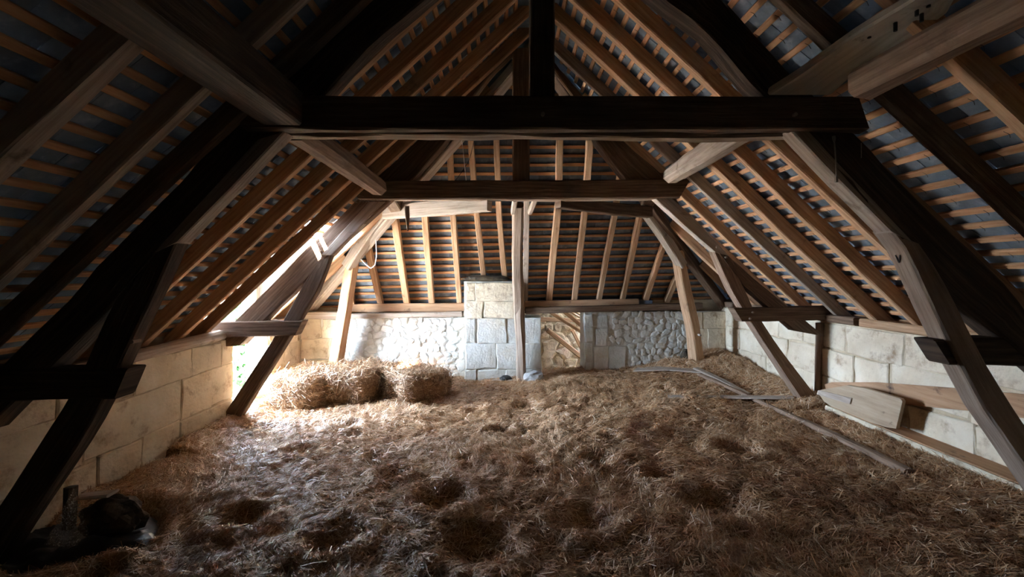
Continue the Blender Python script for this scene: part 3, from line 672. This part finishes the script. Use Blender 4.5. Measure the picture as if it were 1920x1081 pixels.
# ---------------------------------------------------------------- straw bed
HOLES = [(1205, 818, .16, .10), (735, 887, .17, .10), (1140, 832, .13, .08), (868, 862, .12, .07), (985, 762, .22, .08), (890, 768, .16, .07), (1280, 712, .14, .06), (1245, 742, .14, .07), (1160, 803, .10, .06),
         (450, 958, .22, .14), (830, 938, .26, .12), (560, 835, .2, .07), (1320, 735, .12, .06), (1120, 870, .2, .08), (1000, 870, .16, .07), (650, 790, .2, .06), (1380, 860, .25, .09), (900, 1020, .3, .12),
         (1350, 960, .3, .1), (185, 1062, .16, .16), (620, 1000, .25, .1), (1100, 985, .25, .1), (1240, 905, .18, .08), (940, 805, .16, .06), (1060, 765, .15, .05), (700, 850, .14, .06)]
HO = []
for px, py, r, d in HOLES:
    Y = F * EYE / (py - VY); HO.append(((px - VX) * Y / F, Y, r * .62, d))
BX0, BX1, BY0, BY1, NX, NY = -3.3, 3.7, 1.15, 7.75, 420, 400
def height(x, y):
    h = .005 + .033 * x
    h += .035 * noise.noise(Vector((x * 1.1, y * 1.1, 1.7))) + .03 * noise.noise(Vector((x * 2.6, y * 2.6, 5.1))) + .028 * noise.noise(Vector((x * 6, y * 6, 9.2))) + .02 * noise.noise(Vector((x * 14, y * 14, 2.2))) + .010 * noise.noise(Vector((x * 30, y * 30, 4.2)))
    for hx, hy, r, d in HO:
        q = ((x - hx) ** 2 + ((y - hy) * 1.15) ** 2) / (r * r)
        if q < 6: h += -d * math.exp(-q * 1.2) + .35 * d * math.exp(-(math.sqrt(q) - 1.6) ** 2 * 3)
    h += .20 * math.exp(-((x - 3.1) ** 2 + (y - 7.2) ** 2) / .7) + .1 * math.exp(-((x - 3.5) ** 2) / .15) * (1 if y > 4.9 else .0)
    h -= .30 * math.exp(-(((x + 2.75) / .42) ** 2 + ((y - 2.95) / .34) ** 2) ** 2)
    h += .10 * math.exp(-((x + 3.1) ** 2) / .05) * (1 if 4.2 < y < 7 else .3)
    h += .05 * math.exp(-((x - 3.3) ** 2) / .06) * (1 if y < 4.8 else 0) - .05 * (1 if y < 4.8 and x > 3.4 else 0)
    if -3.0 < x < -.5: h += .02 * math.exp(-((y - 6) ** 2) / .6)
    return h
gx = np.linspace(BX0, BX1, NX); gy = np.linspace(BY0, BY1, NY)
H = np.array([[height(x, y) for x in gx] for y in gy])
def Hs(x, y):
    fx = np.clip((x - BX0) / (BX1 - BX0) * (NX - 1), 0, NX - 1.001); fy = np.clip((y - BY0) / (BY1 - BY0) * (NY - 1), 0, NY - 1.001)
    i = fx.astype(int); j = fy.astype(int); a = fx - i; b = fy - j
    return H[j, i] * (1 - a) * (1 - b) + H[j, i + 1] * a * (1 - b) + H[j + 1, i] * (1 - a) * b + H[j + 1, i + 1] * a * b
def hs1(x, y): return float(Hs(np.array([x]), np.array([y]))[0])
def grid_mesh(name, V3, nx, ny):
    me = bpy.data.meshes.new(name)
    idx = np.arange(nx * ny).reshape(ny, nx)
    q = np.stack([idx[:-1, :-1], idx[:-1, 1:], idx[1:, 1:], idx[1:, :-1]], -1).reshape(-1, 4)
    me.from_pydata(V3.tolist(), [], q.tolist()); me.polygons.foreach_set('use_smooth', [True] * len(q)); me.update(); return me
XX, YY = np.meshgrid(gx, gy)
XX = np.clip(XX, XL - .002, XR + .002); YY = np.minimum(YY, yw(XX) + .002 + .05 * ((XX > x_dL) & (XX < x_dR)))
bed = tag(link('straw_bed', grid_mesh('straw_bed', np.stack([XX, YY, H], -1).reshape(-1, 3), NX, NY), 'bed'),
          'thick trampled layer of loose brown straw covering the whole loft floor', 'straw', None, 'stuff')
def strands(name, base, dirv, nrm, ln, wd, lift, tint, curl):
    """ribbons of two segments; all numpy arrays"""
    n = len(base)
    sd = np.cross(dirv, nrm); sd /= np.linalg.norm(sd, axis=1, keepdims=True) + 1e-9
    V = np.empty((n, 6, 3))
    for k, t in enumerate((-.5, 0., .5)):
        c = base + dirv * (ln * t)[:, None] + nrm * (lift * (t + .5) + (curl if k == 1 else 0))[:, None]
        V[:, 2 * k] = c - sd * (wd / 2)[:, None]; V[:, 2 * k + 1] = c + sd * (wd / 2)[:, None]
    me = bpy.data.meshes.new(name)
    me.vertices.add(n * 6); me.vertices.foreach_set('co', V.reshape(-1).astype(np.float32))
    o = (np.arange(n) * 6)[:, None]
    f = np.concatenate([o + np.array([[0, 1, 3, 2]]), o + np.array([[2, 3, 5, 4]])], 1).reshape(-1)
    me.loops.add(n * 8); me.loops.foreach_set('vertex_index', f.astype(np.int32))
    me.polygons.add(n * 2); me.polygons.foreach_set('loop_start', (np.arange(n * 2) * 4).astype(np.int32))
    at = me.attributes.new('tint', 'FLOAT', 'POINT'); at.data.foreach_set('value', np.repeat(tint, 6).astype(np.float32))
    me.update(calc_edges=True); return me
rg = np.random.default_rng(5)
NS = 330000
# more strands where they show larger
yy = 1.6 + (7.6 - 1.6) * rg.random(NS) ** 1.25; xx = rg.uniform(-3.15, 3.55, NS)
e = .02
z = Hs(xx, yy); nx_ = -(Hs(xx + e, yy) - Hs(xx - e, yy)) / (2 * e); ny_ = -(Hs(xx, yy + e) - Hs(xx, yy - e)) / (2 * e)
nr = np.stack([nx_, ny_, np.ones(NS)], -1); nr /= np.linalg.norm(nr, axis=1, keepdims=True)
ang = rg.normal(0, 1.0, NS) + 1.8 * np.sin(xx * 2.3 + 1.7 * np.sin(yy * 1.9)) + .8 * np.cos(yy * 3.1)
dv = np.stack([np.cos(ang), np.sin(ang), np.zeros(NS)], -1); dv -= nr * np.sum(dv * nr, 1)[:, None]; dv /= np.linalg.norm(dv, axis=1, keepdims=True)
keep = ~((((xx + 2.75) / .40) ** 2 + ((yy - 2.95) / .30) ** 2) < 1.0)
ln = rg.uniform(.03, .10, NS) * (1 + .6 * (rg.random(NS) < .08)); wdt = rg.uniform(.002, .0048, NS)
rnrm = nr + rg.normal(0, .35, (NS, 3)); rnrm /= np.linalg.norm(rnrm, axis=1, keepdims=True)
tint = np.clip(rg.beta(1.5, 2.0, NS) + .25 * (rg.random(NS) < .07), 0, 1)
me = strands('straw', (np.stack([xx, yy, z + rg.uniform(.001, .016, NS)], -1))[keep], dv[keep], rnrm[keep], ln[keep], wdt[keep], (rg.uniform(0, .02, NS) + .03 * (rg.random(NS) < .06))[keep], tint[keep], rg.uniform(-.002, .006, NS)[keep])
tag(link('straw_stalk', me, 'straw', bed), None, None, None, 'stuff')

# ---------------------------------------------------------------- bales
def bale(x, y, rz, W, L, Hh, label, seed, squash=0.):
    z = hs1(x, y) - .03
    root = tag(link('hay_bale', None), None)
    r2 = random.Random(seed); N = 16
    mb = MB(); pts = {}
    def pt(u, v, wv):
        k = (round(u, 4), round(v, 4), round(wv, 4))
        if k in pts: return pts[k]
        q = Vector((u, v, wv)); 
        # superellipsoid rounding + slump
        s = (abs(u) ** 7 + abs(v) ** 7 + abs(wv) ** 7) ** (1 / 7); q = q / s
        p = Vector((q.x * W / 2, q.y * L / 2, (q.z + 1) * Hh / 2))
        p += Vector((q.x, q.y, q.z)) * (.035 * noise.noise(p * 5 + Vector((seed, 0, 0))) + .02 * noise.noise(p * 13 + Vector((0, seed, 0))))
        p.z -= squash * (p.x / W + .5) * Hh * .3 * (p.z / Hh)
        mb.v.append(tuple(p)); pts[k] = len(mb.v) - 1; return pts[k]
    for ax in range(3):
        for sg in (-1, 1):
            for i in range(N):
                for j in range(N):
                    c = []
                    for (a, b) in ((0, 0), (1, 0), (1, 1), (0, 1)):
                        q = [0, 0, 0]; q[ax] = sg; q[(ax + 1) % 3] = -1 + 2 * (i + a) / N; q[(ax + 2) % 3] = -1 + 2 * (j + b) / N
                        c.append(pt(*q))
                    if sg < 0: c.reverse()
                    mb.f.append(c); mb.uv.append([(0, 0)] * 4)
    me = mb.mesh('hay_bale', None, True); me.materials.append(M['haycore'])
    o = link('hay_bale', me); bpy.data.objects.remove(root)
    o.location = (x, y, z); o.rotation_euler = (0, 0, rz); tag(o, label, 'bale', 'hay bales', 'thing')
    # stalks
    n = 14000; P_ = np.array([v.co[:] for v in me.vertices]); No = np.array([v.normal[:] for v in me.vertices])
    g = np.random.default_rng(seed); ids = g.integers(0, len(me.polygons), n)
    ctr = np.array([p.center[:] for p in me.polygons]); cn = np.array([p.normal[:] for p in me.polygons])
    b = ctr[ids] + g.normal(0, .016, (n, 3)); nn = cn[ids]
    d = g.normal(0, 1, (n, 3)) * np.array([.8, 1.0, .55]); d -= nn * np.sum(d * nn, 1)[:, None]; d /= np.linalg.norm(d, axis=1, keepdims=True)
    rn = nn + g.normal(0, .45, (n, 3)); rn /= np.linalg.norm(rn, axis=1, keepdims=True)
    sm = strands('straw', b + nn * g.uniform(.0, .012, n)[:, None], d, rn, g.uniform(.05, .20, n), g.uniform(.0028, .0062, n), g.uniform(0, .05, n) * (1 + 1.5 * (g.random(n) < .1)), np.clip(g.beta(2.4, 2.2, n), 0, 1), g.uniform(0, .01, n))
    tag(link('straw_stalk', sm, 'hay', o), None, None, None, 'stuff')
    # binding twine
    for t in (-.22, .22):
        ring = []
        for k in range(40):
            a = 6.2832 * k / 40; c, s = math.cos(a), math.sin(a); q = (abs(c) ** 7 + abs(s) ** 7) ** (1 / 7)
            ring.append((t * W, c / q * L / 2 * .985, (s / q + 1) * Hh / 2 * .98 + .004))
        ring.append(ring[0]); tw = tube_mb(ring, .003, 4); tw_o = link('twine', tw.mesh('twine'), 'cord', o)
    return o
bale(-2.61, 6.02, -.10, .64, .86, .40, 'leftmost hay bale next to the bright doorway', 11)
bale(-2.03, 6.12, -.12, .62, .80, .42, 'middle hay bale before the end wall', 12)
bale(-1.27, 6.12, .72, .62, .88, .40, 'tilted loose hay bale at the right end of the row', 13, .3)

# ---------------------------------------------------------------- boards and small things
def plank(name, pts, wd, th, m, label, cat='plank', side=(0, 0, 1), drop=True, **k):
    m_ = timber_mb(pts, wd, th, side=side, **k); return thing(name, m_, m, label, cat)
def G_(px, py, dz=0.02):
    """point on the straw under a photo pixel"""
    Y = 5.0
    for _ in range(30):
        x = (px - VX) * Y / F; Y = .5 * Y + .5 * F * (EYE - hs1(x, min(max(Y, BY0), BY1)) - dz) / (py - VY)
    return P(px, py, Y)
plank('thin_plank', [G_(1252, 743, .03), G_(1370, 744, .035), G_(1487, 745, .03)], .11, .025, 'grey', 'thin straight plank lying level across the straw', rough=.003)
plank('long_pole', [G_(1312, 701, .03), G_(1400, 741, .04), G_(1530, 800, .035), G_(1620, 842, .03), G_(1705, 885, .03)], .075, .045, 'oakmid', 'long grey pole lying slantwise on the straw toward camera', rough=.004, lump=.004)
plank('short_pole', [G_(1305, 690, .03), G_(1350, 711, .045), G_(1402, 739, .03)], .10, .03, 'grey', 'short grey board beside the top of the long pole', rough=.003)
plank('flat_board', [G_(1192, 692, .02), G_(1260, 690, .025), G_(1318, 695, .02)], .32, .02, 'grey', 'wide flat grey board sunk in straw by end wall', rough=.003)
plank('flat_board', [G_(895, 711, .012), G_(985, 712, .012)], .10, .02, 'grey', 'pale strip of board in straw before the leaning post', rough=.003)
plank('wall_lath', [P(1388, 699, 6.98), P(1466, 719, 5.98)], .03, .07, 'grey', 'grey lath against the foot of the right wall', rough=.002)
plank('ledge_plank', [(3.50, 1.8, .19), (3.50, 4.75, .20)], .22, .05, 'board', 'brown ledge plank along the foot of right wall', rough=.004)
plank('ledge_edge', [(3.385, 1.8, .185), (3.385, 4.8, .195)], .03, .05, 'lime', 'pale edging strip before the ledge at right wall', 'strip', rough=.003)
# big board leaning on its edge against the right wall
def leaning(name, outline, depth_of, th, m, label, cat, nrm):
    n = Vector(nrm).normalized() * th
    f = [P(x, y, depth_of(x)) for x, y in outline]
    mb = MB(); k = len(f)
    vs = f + [p + n for p in f]
    uvf = [[(p.y * 1.0, p.z * 1.0) for p in f]]
    fs = [tuple(range(k))] + [tuple(range(2 * k - 1, k - 1, -1))] + [(i, (i + 1) % k, (i + 1) % k + k, i + k) for i in range(k)]
    uvs = [[(p.y, p.z) for p in f], [(p.y, p.z) for p in reversed(f)]] + [[(f[i].y, f[i].z), (f[(i + 1) % k].y, f[(i + 1) % k].z), (f[(i + 1) % k].y, f[(i + 1) % k].z + .03), (f[i].y, f[i].z + .03)] for i in range(k)]
    mb.add(vs, fs, uvs); return thing(name, mb, m, label, cat)
dp1 = lambda x: 3.56 * F / (x - VX)
leaning('wide_board', [(1546, 720), (1560, 716), (1640, 716), (1788, 727), (1930, 740), (2060, 752), (2060, 800), (1930, 785), (1830, 771), (1690, 757), (1600, 752), (1552, 742)], dp1, .03, 'board', 'wide orange board set on edge along the right wall', 'board', (1, 0, 0))
dp2 = lambda x: 3.40 * F / (x - VX)
sp = leaning('pointed_panel', [(1532, 733), (1540, 730), (1588, 722), (1620, 727), (1688, 747), (1692, 752), (1680, 803), (1660, 800), (1600, 781), (1568, 768), (1545, 752)], dp2, .03, 'panel', 'pointed wooden panel leaning before the wide orange board', 'panel', (1, 0, .1))
q = leaning('batten_strip', [(1534, 731), (1596, 746), (1593, 757), (1531, 739)], lambda x: 3.385 * F / (x - VX), .015, 'grey', 'x', 'x', (1, 0, 0))
for kk in ('label', 'category', 'kind'): del q[kk]
q.location = q.location - sp.location; q.parent = sp; q.name = 'cross_strip'
plank('wall_post', [(XR - .02, 5.22, .22), (XR - .02, 5.20, 1.05)], .10, .08, 'oakmid', 'short upright post set in the right wall', 'post', side=(0, 1, 0), chamfer=.035)
# right corner dark lump, stone, black bit
def lump(name, c, r, m, label, cat, seed, sub=3):
    import bmesh
    bm = bmesh.new(); bmesh.ops.create_icosphere(bm, subdivisions=sub, radius=1)
    for v in bm.verts:
        p = v.co.copy(); k = 1 + .28 * noise.noise(p * 1.6 + Vector((seed, 0, 0))) + .12 * noise.noise(p * 4 + Vector((seed, 2, 0)))
        v.co = Vector((p.x * r[0], p.y * r[1], p.z * r[2])) * k
    me = bpy.data.meshes.new(name); bm.to_mesh(me); bm.free()
    return tag(link(name, me, m, None, c), label, cat, None, 'thing')
p = G_(999, 712, .0); lump('stone', p + Vector((0, 0, .05)), (.17, .12, .085), 'rock', 'rounded pale stone lying on straw near the leaning post', 'stone', 3)
p = G_(948, 712, .0); lump('dark_scrap', p + Vector((0, 0, .03)), (.09, .05, .045), 'black', 'small black scrap on straw left of the leaning post', 'scrap', 8, 2)
p = P(1287, 668, 7.2); lump('dark_clump', p, (.09, .06, .12), 'char', 'dark clump at the foot of reddish far right strut', 'clump', 5)
p = P(912, 525, 6.98); lump('nest_debris', p + Vector((0, 0, .03)), (.36, .10, .05), 'char', 'ragged nest debris on top of the chimney breast', 'debris', 9)
# pit at left: black sheet, boards, chunk
def crumple(name, c, sx, sy, sz, m, label, seed, n=22):
    V = []
    for j in range(n):
        for i in range(n):
            u, v = i / (n - 1) * 2 - 1, j / (n - 1) * 2 - 1
            h = (1 - .75 * (u * u + v * v)) * sz * .6 + sz * (.5 * noise.noise(Vector((u * 1.6 + seed, v * 1.6, 0))) + .35 * abs(noise.noise(Vector((u * 4 + seed, v * 4, 3)))))
            V.append((u * sx, v * sy, h))
    return tag(link(name, grid_mesh(name, np.array(V), n, n), m, None, c), label, 'sheet', None, 'thing')
crumple('plastic_sheet', (-2.74, 2.95, -.22), .46, .34, .24, 'black', 'crumpled black plastic sheet in the hollow by left wall', 2)
plank('broken_board', [P(150, 930, 3.0), P(212, 924, 3.0)], .10, .02, 'grey', 'short pale broken board on top of the black sheet', rough=.003)
lump('charred_block', P(212, 968, 3.0), (.20, .13, .12), 'char', 'dark charred block in the hollow beside the black sheet', 'block', 6, 4)
plank('dark_stake', [P(132, 912, 2.98), P(128, 990, 2.95)], .06, .06, 'char', 'dark upright stake stub behind the near left strut', 'stake', side=(0, 1, 0))
# cobwebs
def web(pts, label, n=10, sag=.04):
    a, b, c, d = [Vector(p) for p in pts]; V = []
    for j in range(n):
        for i in range(n):
            u, v = i / (n - 1), j / (n - 1)
            V.append(tuple(a.lerp(b, u).lerp(d.lerp(c, u), v) + Vector((0, sag * math.sin(u * 3.14) * math.sin(v * 3.14), -.3 * sag * math.sin(u * 3.14)))))
    return tag(link('cobweb', grid_mesh('cobweb', np.array(V), n, n), 'web'), label, 'cobweb', None, 'thing')
web([P(138, 915, 2.92), P(143, 915, 2.93), P(172, 1018, 2.8), P(82, 1022, 2.7)], 'dusty grey cobweb stretched over the black sheet at left')
web([P(226, 682, 2.84), P(262, 632, 2.86), P(246, 690, 2.9), P(240, 700, 2.88)], 'white cobweb on the edge of near left strut', sag=.01)
web([P(650, 352, 5.0), P(690, 372, 5.0), P(722, 376, 5.1), P(655, 380, 5.05)], 'wispy cobweb where second collar meets left principal', sag=.02)
web([P(95, 690, 2.9), P(205, 580, 2.9), P(196, 615, 2.9), P(120, 693, 2.9)], 'tattered cobweb in the gap above near left tie', sag=.01)
# hanging cords and cable
thing('hanging_cord', tube_mb([P(1563, 255, 2.69), P(1565, 272, 2.69), P(1567, 300, 2.69), P(1568, 320, 2.69), P(1568, 342, 2.69)], lambda t: .010 if t < .12 or t > .8 else .0045, 6, 16), 'cord', 'knotted cord hanging on the near truss at right', 'cord')
thing('thin_string', tube_mb([P(1615, 268, 2.68), P(1615, 296, 2.68)], .0025, 5, 5), 'cord', 'short thin string hanging right of the knotted cord', 'string')
thing('white_cable', tube_mb([P(705, 450, 6.3), P(706, 480, 6.32), P(703, 497, 6.34), P(695, 503, 6.36), P(684, 494, 6.4), P(677, 486, 6.45)], .006, 6, 24), 'cable', 'white cable looping beside the pale far left brace', 'cable')
thing('wire_string', tube_mb([P(866, 262, 5.5), P(870, 300, 5.5), P(874, 339, 5.5)], .004, 5, 8), 'cable', 'pale string dropping behind the second collar beam', 'string')
thing('dark_wire', tube_mb([P(889, 264, 5.5), P(880, 300, 5.52), P(866, 322, 5.5), P(853, 339, 5.5)], .004, 5, 12), 'metal', 'dark slanting wire behind the second collar beam', 'wire')

# ---------------------------------------------------------------- outside
mb = MB(); mb.box((-60, -40, -3.6), (-3.5, 70, -3.4)); structure('ground_outside', mb, 'earth', 'ground outside the doorway, made pale to bounce light inside')  # ground serves as an added reflector for rafters and slates
def tree(x, y, h, r, label, seed):
    root = empty('tree', (x, y, -3.4), label=label, cat='tree', kind='thing')
    tube_mb([(x, y, -3.5), (x + .1, y, -1), (x, y + .1, h - 1.5)], lambda t: .2 - .12 * t, 8, 8).build('trunk', 'bark', root, (x, y, -3.4))
    g = np.random.default_rng(seed); n = 9000
    d = g.normal(0, 1, (n, 3)); d /= np.linalg.norm(d, axis=1, keepdims=True)
    c = d * (g.random(n) ** .4)[:, None] * np.array([r, r, (h + 3) / 2]) + np.array([0, 0, (h + 3.6) / 2])
    a = g.normal(0, 1, (n, 3)); a /= np.linalg.norm(a, axis=1, keepdims=True)
    b = g.normal(0, 1, (n, 3)); b /= np.linalg.norm(b, axis=1, keepdims=True)
    me = strands('foliage', c, a, b, g.uniform(.12, .26, n), g.uniform(.06, .13, n), np.zeros(n), g.random(n), g.uniform(0, .02, n))
    tag(link('foliage', me, 'leaf', root), None, None, None, 'stuff')
tree(-7.2, 11.9, 2.6, 2.0, 'bright green leafy tree outside the doorway', 21)
